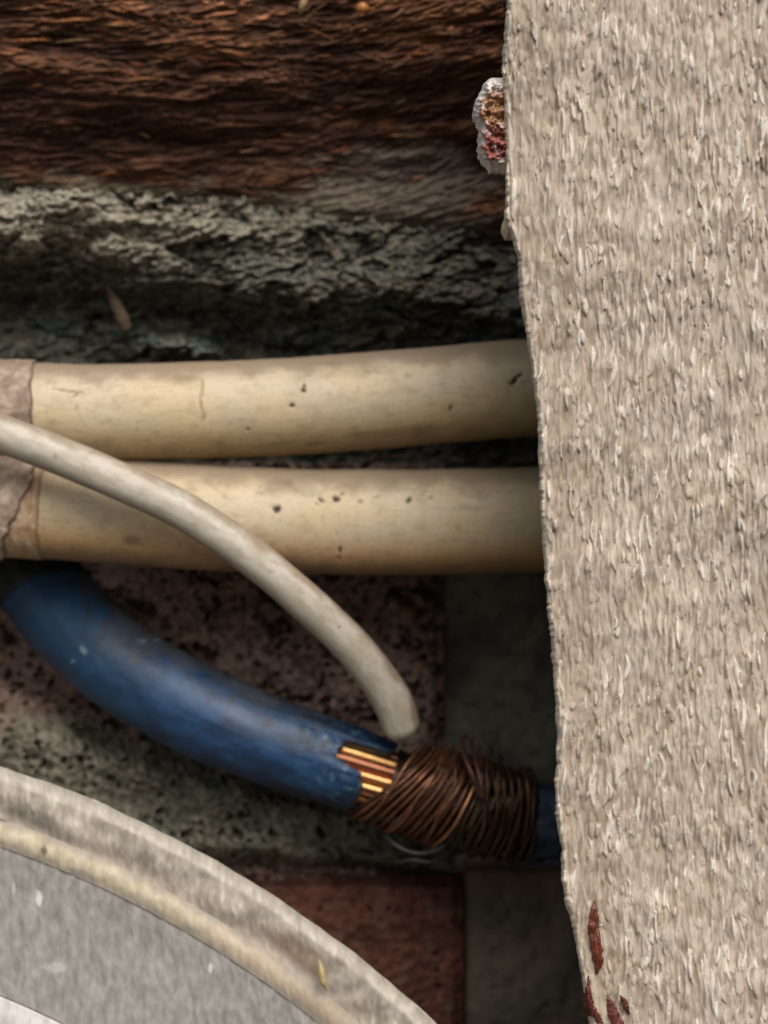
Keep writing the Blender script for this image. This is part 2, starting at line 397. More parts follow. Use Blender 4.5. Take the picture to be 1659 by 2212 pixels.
# ------------------------------------------------------------------ plaster wall in front on the right
def plaster():
    t = empty('plaster_wall', (0, 0, 0), 'pale beige rough plaster wall with a ragged left edge filling the right side', 'wall')
    e = curve([(-700, 1060), (0, 1093), (60, 1090), (120, 1084), (170, 1085), (260, 1087), (350, 1092), (440, 1091), (470, 1088), (500, 1100), (560, 1117), (640, 1120), (720, 1135), (800, 1148), (900, 1160), (1000, 1163), (1100, 1166), (1200, 1173), (1300, 1180), (1400, 1190), (1500, 1197), (1600, 1203), (1680, 1198), (1780, 1200), (1830, 1212), (1900, 1212), (1950, 1220), (2010, 1238), (2080, 1250), (2150, 1262), (2212, 1272), (2900, 1380)])
    L = lambda q: e(q) + 4 * fbm(q * .03, q * 0, 4, 61) + 3 * np.abs(pn(q * .07, q * 0 + 3, 8))
    ny = int(3200 / 2.6); py = np.linspace(-500, 2700, ny)
    l = L(py)
    u = np.concatenate([np.linspace(0, 680, 330), 680 + np.linspace(0, 1, 90)[1:] ** 1.6 * 1180])
    PX = l[:, None] + u[None] - 0 * py[:, None]; PY = np.repeat(py[:, None], len(u), 1)
    du = np.repeat(u[None], ny, 0)
    sh = PX - .03 * PY + 6 * fbm(PX * .005, PY * .004, 2, 69)                                  # streaks lean a little
    w1 = .55 * fbm(PX * .008, PY * .006, 3, 70)
    n1 = pn(sh * .068 + 1.6 * w1, PY * .015, 71)
    n2 = pn(sh * .125 + 1.2 * w1, PY * .024 + 5, 72)
    n3 = pn(sh * .23, PY * .045 + 9, 73)
    fh, ft = stamp(1060, -520, 1800, 2740, 1.6, 6000, lambda r: 10 + 30 * r.random()**1.2, lambda r: 3.0 + 4.6 * r.random()**1.6, lambda r, x: math.pi / 2 + r.normal(.02, .10), 5)
    seed_h = fh(PX, PY); seed_t = ft(PX, PY)
    patch = sst(-.5, .3, fbm(PX * .009, PY * .006, 3, 65))
    grain = seed_h * (.45 + .55 * patch); pale = sst(.1, 1.5, seed_t) * sst(.05, .4, seed_h); dark = sst(-.9, -1.9, seed_t) * sst(.05, .4, seed_h)
    big = fbm(PX * .004, PY * .003, 3, 75); med = fbm(PX * .02, PY * .012, 3, 76)
    H = .008 * n1 + .005 * n2 + .004 * n3 + .048 * grain * (.7 + .5 * pale) + .10 * big + .03 * med
    round_ = .16 * (1 - np.sqrt(np.clip(1 - (1 - np.clip(du / 12, 0, 1))**2, 0, 1)))
    Y = -3.0 - H + round_
    s = .62 * n1 + .5 * n2 + .28 * n3
    C = mix(lin(165, 150, 133), lin(179, 164, 147), sst(-.6, .4, s))
    C = mix(C, lin(216, 207, 193), sst(.35, .7, s + .2 * w1) * .35)
    C = mix(C, lin(234, 226, 213), pale * .85)
    C = mix(C, lin(196, 184, 169), sst(.1, .5, seed_h) * .4)
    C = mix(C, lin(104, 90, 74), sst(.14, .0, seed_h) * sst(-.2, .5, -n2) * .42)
    C = mix(C, lin(122, 106, 88), dark * .35)
    C = mix(C, lin(108, 95, 80), np.maximum(sst(-.4, -.8, s) * .35, sst(.22, .05, abs(n2 + .1)) * sst(.0, .4, n3 - .4 * n1) * .35))
    C = mix(C, lin(166, 164, 160), sst(.1, .5, fbm(PX * .006, PY * .004, 3, 78)) * .1)
    C = mix(C, lin(176, 148, 112), sst(.15, .5, fbm(PX * .012, PY * .008, 3, 79)) * .1)
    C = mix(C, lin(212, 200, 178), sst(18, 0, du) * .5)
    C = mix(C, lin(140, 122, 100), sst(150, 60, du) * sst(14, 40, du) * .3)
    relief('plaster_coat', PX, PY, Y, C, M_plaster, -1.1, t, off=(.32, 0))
    # unseen masonry behind the plaster, added to keep sky light out of the cavity
    PX2, PY2 = px_grid(1560, 2900, -600, 2800, 40)
    relief('unseen_masonry', PX2, PY2, -1.05 + 0 * PX2, np.ones(PX2.shape + (3,)) * lin(120, 112, 100), M_mortar, 4.5, t)
    def surf(x, y):
        j = int(np.argmin(abs(py - y))); i = int(np.argmin(abs(PX[j] - x))); return float(Y[j, i])
    # red-brown paint runs
    def blob(pts, col, name='paint_run', lab=None, th=.05):
        n = 70; a = np.array(pts, float); s = np.linspace(0, 1, n)
        q = np.linspace(0, 1, len(a)); cx = np.interp(s, q, a[:, 0]); cy = np.interp(s, q, a[:, 1]); r = np.interp(s, q, a[:, 2])
        r = r * (1 + .22 * pn(s * 14 + a[0, 0], s * 0 + 2, 3)); cx = cx + 2.5 * pn(s * 9 + a[0, 1], s * 0, 5)
        m = 15; v = np.linspace(-1, 1, m)
        X = cx[:, None] + r[:, None] * v[None]; Yp = np.repeat(cy[:, None], m, 1)
        yy = np.array([[surf(X[i, j], Yp[i, j]) for j in range(m)] for i in range(n)])
        yy = yy - (th * np.sqrt(np.clip(1 - v[None]**2, 0, 1)) * np.clip(r[:, None] / 8, .3, 1)) + .03 * (abs(v[None]) > .93)
        C = mix(col * 1.0, col * 1.35, sst(-.4, .4, pn(X * .06, Yp * .05, 7)))
        o = relief(name, X, Yp, yy, C, M_paint, -2.8, t)
        if lab: o['label'] = lab
    red = lin(88, 42, 28)
    blob([(1284, 1945, 2), (1283, 1975, 11), (1282, 2005, 13), (1288, 2050, 14), (1293, 2080, 12), (1289, 2105, 2)], red, lab='upper red-brown paint run')
    blob([(1272, 2108, 1.5), (1271, 2130, 5), (1270, 2155, 11), (1272, 2175, 12), (1280, 2195, 9)], lin(84, 38, 28))
    blob([(1278, 2178, 9), (1294, 2205, 10), (1306, 2235, 7), (1313, 2262, 9), (1326, 2290, 14)], lin(84, 38, 28)) if False else None
    blob([(1278, 2175, 8), (1290, 2196, 9), (1298, 2212, 7), (1306, 2230, 7)], lin(84, 38, 28))
    blob([(1312, 2150, 1.5), (1318, 2166, 8), (1324, 2186, 13), (1332, 2206, 15), (1340, 2226, 16), (1350, 2250, 8)], lin(84, 38, 28))
    blob([(1340, 2150, 1), (1348, 2160, 7), (1352, 2178, 7), (1358, 2190, 3)], lin(84, 38, 28))
    # flaking paint lump on the ragged edge
    n, m = 110, 46
    v = np.linspace(168, 360, n); lx = np.interp(v, [168, 180, 200, 225, 250, 275, 300, 330, 348, 360], [1062, 1045, 1036, 1024, 1024, 1036, 1034, 1034, 1046, 1056])
    lx = lx + 4 * pn(v * .09, v * 0, 4)
    U = np.linspace(0, 1, m)[None]; X = lx[:, None] * (1 - U) + 1104 * U; Yp = np.repeat(v[:, None], m, 1)
    ed = np.minimum.reduce([(X - lx[:, None]), (Yp - 166) * .9, (362 - Yp) * .9])
    ff = fbm(X * .06, Yp * .06, 4, 200, .6)
    yy = -2.9 + .4 * (1 - np.sqrt(np.clip(1 - (1 - np.clip(ed / 22, 0, 1))**2, 0, 1))) - .14 * ff + .05 * sst(16, 30, ed)
    C = mix(lin(186, 142, 100), lin(150, 108, 80), sst(-.2, .3, ff))
    C = mix(C, lin(146, 88, 78), sst(262, 285, Yp + 10 * ff))
    C = mix(C, lin(236, 230, 226), np.clip(sst(17, 6, ed + 14 * ff) + sst(215, 185, Yp + 14 * ff) * .8 + sst(.25, .45, pn(X * .05, Yp * .05, 9)) * .5, 0, 1) * .95)
    relief('paint_flake', X, Yp, yy, C, M_paint, -2.2, t)['label'] = 'white and rusty flaking lump on the upper plaster edge'
    n, m = 40, 22
    v = np.linspace(466, 512, n); U = np.linspace(0, 1, m)[None]
    lx = 1086 + 14 * (1 - np.sqrt(np.clip(1 - ((v - 488) / 24)**2, 0, 1)))
    X = lx[:, None] * (1 - U) + 1112 * U; Yp = np.repeat(v[:, None], m, 1); ed = np.minimum(X - lx[:, None], 22 - abs(Yp - 489))
    yy = -2.8 + .3 * (1 - np.clip(ed / 10, 0, 1)) - .06 * pn(X * .08, Yp * .08, 3)
    relief('plaster_crumb', X, Yp, yy, np.ones(X.shape + (3,)) * lin(205, 192, 168), M_plaster, -2.2, t)
plaster()

# ------------------------------------------------------------------ tubes
def spline(pts, n):
    a = np.array(pts, float)
    a = np.concatenate([2 * a[:1] - a[1:2], a, 2 * a[-1:] - a[-2:-1]])
    out = []
    for i in range(1, len(a) - 2):
        t = np.linspace(0, 1, 60, endpoint=False)[:, None]
        p0, p1, p2, p3 = a[i - 1], a[i], a[i + 1], a[i + 2]
        out.append(.5 * (2 * p1 + (p2 - p0) * t + (2 * p0 - 5 * p1 + 4 * p2 - p3) * t**2 + (3 * p1 - p0 - 3 * p2 + p3) * t**3))
    c = np.concatenate(out + [a[-2:-1]])
    d = np.concatenate([[0], np.cumsum(np.linalg.norm(np.diff(c, axis=0), axis=1))])
    s = np.linspace(0, d[-1], n)
    return np.stack([np.interp(s, d, c[:, i]) for i in range(c.shape[1])], -1), s
class Path:
    def __init__(self, pts):        # (px, py, y, radius cm)
        a = np.array(pts, float); q = P(a[:, 0], a[:, 1], a[:, 2])
        self.c, self.s = spline(np.concatenate([q, a[:, 3:4]], 1), 900)
        self.len = self.s[-1]
    def at(self, s):
        c = np.stack([np.interp(s, self.s, self.c[:, i]) for i in range(4)], -1)
        e = .03
        c2 = np.stack([np.interp(s + e, self.s, self.c[:, i]) for i in range(3)], -1); c1 = np.stack([np.interp(s - e, self.s, self.c[:, i]) for i in range(3)], -1)
        t = c2 - c1; t /= np.linalg.norm(t, axis=-1, keepdims=True) + 1e-9
        v = np.array([0, -1., 0]); n1 = v - t * (t @ v)[..., None]; n1 /= np.linalg.norm(n1, axis=-1, keepdims=True)
        return c[..., :3], c[..., 3], t, n1, np.cross(n1, t)
    def s_of_px(self, px):
        X, _ = unP(self.c[:, :3]); return float(np.interp(px, X, self.s))
def tube(name, path, s0, s1, mat, colf, disp=None, n=500, m=120, parent=None, thick=None, cap=True, rs=1.0, rad=None):
    """s0, s1 numbers or functions of the angle; thick: wall thickness as share of the radius"""
    th = np.linspace(0, 2 * math.pi, m, endpoint=False)
    a = s0(th) if callable(s0) else np.full(m, s0); b = s1(th) if callable(s1) else np.full(m, s1)
    u = np.linspace(0, 1, n)[:, None]; S = a[None] + (b - a)[None] * u
    T = np.repeat(th[None], n, 0)
    def place(S, T, f):
        c, r, t, n1, n2 = path.at(S)
        if rad is not None: r = np.full(r.shape, rad)
        R = r * rs * f
        return c + R[..., None] * (np.cos(T)[..., None] * n1 + np.sin(T)[..., None] * n2)
    V0 = place(S, T, 1.0); PX, PY = unP(V0)
    f = 1.0
    front = np.cos(T) > 0
    if disp is not None: f = f + disp(S, T, PX, PY, front)
    V = place(S, T, f)
    C = colf(S, T, PX, PY, front)
    if np.ndim(C) == 1: C = np.ones(V.shape) * C
    if np.ndim(f) == 0: f = np.ones(V.shape[:2])
    rows = [V]; crow = [C]
    if cap:
        for k, g in ((n - 1, .0),):
            if thick:
                for q, back in ((1 - thick * .15, .0), (1 - thick, .02), (1 - thick, 1.2)):
                    rows.append(place((S[-1] - back)[None], T[-1:], f[-1:] * q)); crow.append(C[-1:])
            else:
                for q, fw in ((.97, .15), (.88, .34), (.72, .5), (.5, .62), (.27, .68), (.03, .7)):
                    c, r, t, n1, n2 = path.at(S[-1]); rr_ = r * rs if rad is None else np.full(r.shape, rad)
                    R = rr_ * q * f[-1]
                    p = c + (t * (fw * rr_)[:, None]) + R[:, None] * (np.cos(th)[:, None] * n1 + np.sin(th)[:, None] * n2)
                    rows.append(p[None]); crow.append(C[-1:])
    V = np.concatenate(rows); C = np.concatenate(crow)
    return mk_mesh(name, V, gquads(len(V), m, 0, True), C, mat, parent)

def spots(PX, PY, lst):
    r = np.zeros(PX.shape)
    for (x, y, rx, ry, ang, s) in lst:
        a = math.radians(ang); dx = PX - x; dy = PY - y
        wob = 1 + .35 * pn(PX * .12 + x, PY * .12, 6)
        u = (dx * math.cos(a) - dy * math.sin(a)) / rx; v = (dx * math.sin(a) + dy * math.cos(a)) / ry
        r = np.maximum(r, s * sst(1.25, .55, np.hypot(u, v) * wob))
    return r

def cream_cable(name, label, pts, marks, tint, faint, warm, sleevef):
    t = empty(name, (0, 0, 0), label, 'cable', 'thick cream cables running side by side into the wall')
    pa = Path(pts)
    def cf(S, T, PX, PY, F):
        A = pn(S * 1.1, np.sin(T) * 1.2 + 4, tint); B = fbm(S * 3, np.sin(T) * 2.5 + 9, 4, tint + 2); G = fbm(S * 12, T * 6, 3, tint + 5)
        C = mix(lin(196, 176, 142), lin(193, 176, 148), sst(-.3, .3, A))
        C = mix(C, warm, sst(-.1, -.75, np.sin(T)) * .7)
        C = mix(C, lin(132, 114, 98), sst(.42, .85, np.sin(T) + .2 * B) * .8)      # darker grey-brown band along the top
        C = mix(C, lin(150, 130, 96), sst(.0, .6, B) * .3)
        C = mix(C, lin(118, 96, 72), sst(-.55, -.95, np.sin(T) + .25 * B) * .55)  # underside shading put into the colour
        C = mix(C, lin(122, 104, 76), sst(.28, .6, G) * .22)
        C = mix(C, lin(136, 120, 84), sst(850, 1200, PX) * .4)  # shade beside the plaster edge painted into the sheath
        C = mix(C, lin(126, 108, 80), sst(.34, .55, fbm(S * 2.2, T * 22, 3, tint + 40)) * .28)
        if len(faint): C = mix(C, lin(110, 92, 60), spots(PX, PY, faint) * F * .6)
        C = mix(C, lin(44, 32, 20), spots(PX, PY, marks) * F)
        return C
    def df(S, T, PX, PY, F):
        return .012 * pn(S * 1.3, np.cos(T) + 3, tint + 8) + .006 * fbm(S * 5, T * 2, 3, tint + 9) - .05 * spots(PX, PY, marks) * F - .012 * (spots(PX, PY, faint) * F if len(faint) else 0)
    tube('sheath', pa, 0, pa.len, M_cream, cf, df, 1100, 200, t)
    sleevef(t, pa)
    return t, pa

def upper_sleeve(t, pa):
    s1 = pa.s_of_px(90)
    end = lambda th: s1 + .05 * np.sin(th * 1 + 2.6) - .03 + .02 * pn(th * 3, th * 0, 3) + .05 * np.cos(th)*0
    def cf(S, T, PX, PY, F):
        b = fbm(S * 4, T * 2.2, 4, 301, .6); r_ = rid(S * 3, T * 1.7, 3, 305)
        C = mix(lin(140, 122, 106), lin(172, 154, 136), sst(-.3, .4, b))
        C = mix(C, lin(122, 98, 82), sst(.45, .8, r_) * .6)
        return mix(C, lin(70, 52, 44), sst(-.05, 0, S - end(T)) * .8)
    tube('sleeve', pa, 0, end, M_sleeve, cf, lambda S, T, PX, PY, F: .02 * fbm(S * 3, T * 1.8, 4, 301, .6) + .015 * rid(S * 3, T * 1.7, 3, 305), 160, 150, t, thick=.07, rs=1.045)
def lower_sleeve(t, pa):
    s0 = pa.s_of_px(104)
    # ragged outer tape end running diagonally, over a flat brown band
    end = lambda th: s0 - .26 + .26 * np.sin(th + .2) + .06 * pn(th * 2.2, th * 0, 13) + .03 * pn(th * 7, th * 0 + 4, 15)
    def cf(S, T, PX, PY, F):
        b = fbm(S * 4, T * 2.2, 4, 311, .6); r_ = rid(S * 2.4, T * 1.5, 3, 315)
        C = mix(lin(152, 132, 114), lin(192, 174, 154), sst(-.3, .4, b))
        C = mix(C, lin(140, 110, 90), sst(.5, .85, r_) * .5)
        return mix(C, lin(66, 46, 36), sst(-.045, 0, S - end(T)) * .85)
    tube('sleeve', pa, 0, end, M_sleeve, cf, lambda S, T, PX, PY, F: .035 * fbm(S * 3, T * 1.8, 4, 311, .6) + .02 * rid(S * 2.4, T * 1.5, 3, 315), 160, 150, t, thick=.09, rs=1.06)
    def cb(S, T, PX, PY, F):
        b = fbm(S * 9, T * 2.2, 4, 321, .6)
        C = mix(lin(176, 140, 104), lin(190, 166, 136), sst(-.3, .4, b))
        return mix(C, lin(96, 68, 48), sst(s0 - .06, s0, S) * .6)
    tube('tape_band', pa, s0 - .75, lambda th: s0 + .012 * pn(th * 3, th * 0, 5), M_sleeve, cb, None, 60, 120, t, thick=.03, rs=1.02)

RU = .585
up_pts = [(-500, 905, .75, RU), (-200, 895, .7, RU), (0, 888, .62, RU), (90, 889, .6, RU), (220, 893, .6, RU), (400, 888, .6, RU), (600, 880, .6, RU), (800, 866, .6, RU), (1000, 849, .62, RU), (1140, 838, .65, RU), (1500, 820, .8, RU), (1900, 815, 1, RU)]
up_marks = [(630, 876, 6, 5, 30, 1), (655, 843, 6, 5, 0, 1), (657, 834, 3, 7, 0, .8), (535, 928, 4, 3, 0, .9), (974, 882, 4, 9, 0, .6), (1112, 822, 5, 11, -30, 1), (1122, 812, 4, 8, -40, .9), (1105, 828, 8, 3, 0, .8), (150, 845, 40, 2.6, -8, .55), (165, 852, 12, 3, 40, .5)]
up_faint = [(436, 840, 4, 24, -4, .9), (434, 875, 4, 20, 12, .9), (440, 900, 5, 10, -20, .8), (400, 815, 26, 8, 0, .6), (165, 880, 5, 10, 0, .6), (600, 960, 60, 5, 6, .5), (680, 960, 30, 5, 6, .9), (870, 935, 110, 12, 6, .6), (700, 785, 40, 6, 0, .5), (880, 812, 10, 6, 0, .7), (790, 940, 50, 8, 4, .6)]
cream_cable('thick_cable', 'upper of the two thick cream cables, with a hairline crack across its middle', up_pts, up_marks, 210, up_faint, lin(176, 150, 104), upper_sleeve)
RL = .635
lo_pts = [(-500, 1095, .75, RL), (-200, 1090, .7, RL), (0, 1088, .64, RL), (100, 1093, .62, RL), (250, 1103, .62, RL), (450, 1118, .62, RL), (650, 1126, .62, RL), (850, 1128, .64, RL), (1000, 1126, .68, RL), (1165, 1122, .75, RL), (1500, 1115, .9, RL), (1900, 1110, 1.1, RL)]
lo_marks = [(598, 1100, 9, 8, 0, 1), (727, 1078, 8, 7, 0, 1), (693, 1080, 8, 4, -30, .8), (684, 1088, 6, 3, -30, .5), (738, 1066, 5, 4, 0, .6), (778, 1083, 5, 4, 0, .6), (812, 1073, 9, 3, 0, .4), (884, 1080, 7, 6, 30, .9), (735, 1190, 3.5, 9, 0, .7), (733, 1205, 3, 6, 0, .5)]
lo_faint = [(285, 1170, 22, 12, 0, .9), (278, 1165, 8, 8, 0, .9), (560, 1065, 12, 6, 0, .6), (620, 1042, 16, 9, 0, .7), (930, 1075, 8, 6, 0, .8), (1005, 1095, 14, 7, 0, .6), (1010, 1100, 50, 6, 0, .4), (990, 1140, 8, 10, 30, .5), (430, 1095, 8, 5, 0, .6), (470, 1060, 60, 4, -40, .3)]
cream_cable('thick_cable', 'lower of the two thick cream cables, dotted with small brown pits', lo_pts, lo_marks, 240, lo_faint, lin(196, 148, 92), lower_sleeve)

def thin_cable():
    r = .222
    pa = Path([(-420, 760, .1, r), (-200, 855, -.15, r), (0, 935, -.35, r), (120, 981, -.42, r), (260, 1040, -.45, r), (400, 1106, -.45, r), (540, 1200, -.38, r), (660, 1300, -.2, r), (760, 1396, .05, r * 1.02), (820, 1470, .25, r * 1.05), (850, 1520, .36, r * 1.07), (866, 1566, .45, r * 1.03)])
    mk = [(733, 1355, 3.5, 3.5, 0, .8), (120, 985, 3, 10, 0, .3), (585, 1235, 8, 4, 0, .3)]
    def cf(S, T, PX, PY, F):
        B = fbm(S * 3, np.sin(T) * 2 + 9, 4, 402)
        C = mix(lin(188, 179, 165), lin(176, 166, 148), sst(-.3, .3, B))
        C = mix(C, lin(138, 116, 96), sst(.55, .95, np.sin(T) + .3 * B) * .7)
        C = mix(C, lin(150, 118, 88), sst(-.6, -.95, np.sin(T) + .2 * B) * .5)
        C = mix(C, lin(152, 140, 118), sst(.15, .5, fbm(S * 5, T * 3, 3, 410)) * .4)
        return mix(C, lin(70, 50, 36), spots(PX, PY, mk) * F)
    o = tube('thin_cable', pa, 0, pa.len, M_cream, cf, lambda S, T, PX, PY, F: .015 * pn(S * 2, T, 44) - .03 * spots(PX, PY, mk) * F, 700, 90)
    tag(o, 'thin off-white cable curving across the thick cream cables and ending above the copper', 'cable')
thin_cable()

# ------------------------------------------------------------------ blue cable with stripped copper core
def blue():
    t = empty('blue_cable', (0, 0, 0), 'dusty blue cable bending down to a stripped copper core', 'cable')
    r = .56
    pa = Path([(-200, 800, 2.3, r), (-60, 980, 2.2, r), (0, 1110, 2.3, r), (66, 1232, 2.2, r), (150, 1340, 1.8, r), (262, 1440, 1.35, r), (400, 1520, 1.1, r), (560, 1592, 1.0, r * .97), (700, 1640, .95, r * .92), (850, 1690, .95, r * .84), (1000, 1735, 1.0, r * .84), (1140, 1765, 1.1, r * .84), (1350, 1790, 1.3, r * .84), (1700, 1800, 1.6, r * .84)])
    sA = pa.s_of_px(775)
    def ang(th, c, wd): 
        d = (th - c + math.pi) % (2 * math.pi) - math.pi
        return sst(wd * 1.25, wd * .75, abs(d))
    def end(th):
        s = sA + .10 * np.sin(th) + .05 * pn(th * 3, th * 0, 3) + .06 * pn(th * 8, th * 0, 4) + .03 * pn(th * 19, th * 0, 14)
        s = s + .24 * ang(th, 1.22, .36)                        # strip left above the opening
        s = s - .34 * ang(th, .50, .34)                         # opening that shows the strands
        return s + .12 * ang(th, -.6, .5)
    def cf(S, T, PX, PY, F):
        B = fbm(S * 1.6, np.sin(T) * 2 + 9, 4, 502); G = fbm(S * 6, T * 4, 4, 507, .6)
        C = mix(lin(25, 48, 76), lin(36, 70, 106), sst(-.4, .5, B))
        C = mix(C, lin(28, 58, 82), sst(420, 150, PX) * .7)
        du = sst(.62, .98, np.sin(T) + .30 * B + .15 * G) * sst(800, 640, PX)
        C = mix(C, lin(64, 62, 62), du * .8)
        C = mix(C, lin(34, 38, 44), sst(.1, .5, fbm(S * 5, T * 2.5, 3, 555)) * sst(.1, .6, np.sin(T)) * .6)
        dn = sst(.1, .45, np.exp(-(((PX - 330) / 140)**2 + ((PY - 1370) / 60)**2)) * .6 + .2 * G)
        C = mix(C, lin(70, 69, 70), dn * .55 * F)
        C = mix(C, lin(24, 38, 56), sst(.2, .5, G) * .4)
        C = mix(C, lin(90, 118, 132), sst(.28, .5, fbm(S * 9, T * 5, 3, 512)) * sst(600, 740, PX) * .6)
        wh = spots(PX, PY, [(180, 1405, 5, 12, 30, 1), (158, 1428, 6, 3, 20, .9), (306, 1385, 10, 4, 10, .7), (340, 1382, 6, 3, 0, .7), (176, 1240 + 160, 4, 5, 0, .8)])
        C = mix(C, lin(140, 156, 162), wh * F * .55)
        dk = spots(PX, PY, [(700, 1560, 60, 8, -20, .7), (660, 1590, 8, 26, 30, .6), (700, 1610, 16, 6, 30, .7), (560, 1520, 60, 5, -18, .4)])
        C = mix(C, lin(26, 34, 42), dk * F)
        return mix(C, lin(30, 40, 52), sst(-.05, 0, S - end(T)) * .7)
    def df(S, T, PX, PY, F):
        return .02 * pn(S * 1.2, T * 1.0, 520) + .012 * fbm(S * 4, T * 3, 4, 521) * sst(650, 500, 1200 - PX + 0) + .03 * fbm(S * 6, T * 3, 4, 523) * sst(580, 740, PX)
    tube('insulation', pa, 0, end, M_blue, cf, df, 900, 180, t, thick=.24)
    s3 = pa.s_of_px(104)  # near-black sleeve added as shade where the cable passes under the cream ones
    tube('shade_sleeve', pa, 0, lambda th: s3 + .2 * np.sin(th) + .05 * pn(th * 2.5, th * 0, 21), M_sleeve, lambda S, T, PX, PY, F: mix(lin(26, 27, 28), lin(44, 45, 44), sst(-.2, .5, fbm(S * 4, T * 2, 4, 541))), lambda S, T, PX, PY, F: .02 * fbm(S * 3, T * 1.6, 4, 542) - .0 * S, 200, 90, t, thick=.03, rs=1.02)['label'] = 'black sleeve added as shade over the upper end of the blue cable'
    # copper strands inside
    def strand(rr, ph, rad, s0, s1, mat, c, tw=.35):
        s = np.linspace(s0, s1, 160); cc, r0, tt, n1, n2 = pa.at(s)
        a = ph + tw * (s - s0)
        ctr = cc + rr * (np.cos(a)[:, None] * n1 + np.sin(a)[:, None] * n2)
        th = np.linspace(0, 2 * math.pi, 14, endpoint=False)
        V = ctr[:, None] + rad * (np.cos(th)[None, :, None] * n1[:, None] + np.sin(th)[None, :, None] * n2[:, None])
        mk_mesh('strand', V, gquads(160, 14, 0, True), np.ones(V.shape) * c, mat, t)
    s0, s1 = pa.s_of_px(640), pa.s_of_px(1190)
    for i in range(15):
        ph = i * 2 * math.pi / 15 - .1
        strand(.30 + .012 * math.sin(i * 2.3), ph, .060 + .008 * math.sin(i * 1.7), s0, s1, M_copper, [lin(214, 156, 104), lin(150, 100, 76), lin(222, 174, 114), lin(128, 84, 68)][i % 4], .12)
    strand(0, 0, .24, s0, s1, M_dull, lin(110, 60, 40))
    # insulation resuming beyond the winding
    s2 = pa.s_of_px(1142)
    tube('insulation', pa, lambda th: s2 + .06 * pn(th * 3, th * 0, 8), pa.len, M_blue, lambda S, T, PX, PY, F: mix(lin(30, 42, 56), lin(52, 66, 82), sst(-.4, .4, fbm(S * 4, T * 2, 4, 531))), lambda S, T, PX, PY, F: .07 * fbm(S * 3, T * 1.6, 4, 532), 300, 90, t)['label'] = 'darker bruised blue insulation beyond the winding'
    return pa
PB = blue()

def wire_mesh(name, ctr, rad, col, mat, parent, m=8):
    n = len(ctr); t = np.gradient(ctr, axis=0); t /= np.linalg.norm(t, axis=1, keepdims=True) + 1e-9
    ref = np.array([.3, .5, .8]); n1 = np.cross(t, ref); n1 /= np.linalg.norm(n1, axis=1, keepdims=True) + 1e-9
    n2 = np.cross(t, n1); th = np.linspace(0, 2 * math.pi, m, endpoint=False)
    rad = np.full(n, rad) if np.ndim(rad) == 0 else rad
    V = ctr[:, None] + rad[:, None, None] * (np.cos(th)[None, :, None] * n1[:, None] + np.sin(th)[None, :, None] * n2[:, None])
    C = np.ones(V.shape) * col if np.ndim(col) == 1 else np.repeat(col[:, None], m, 1)
    return mk_mesh(name, V, gquads(n, m, 0, True), C, mat, parent)

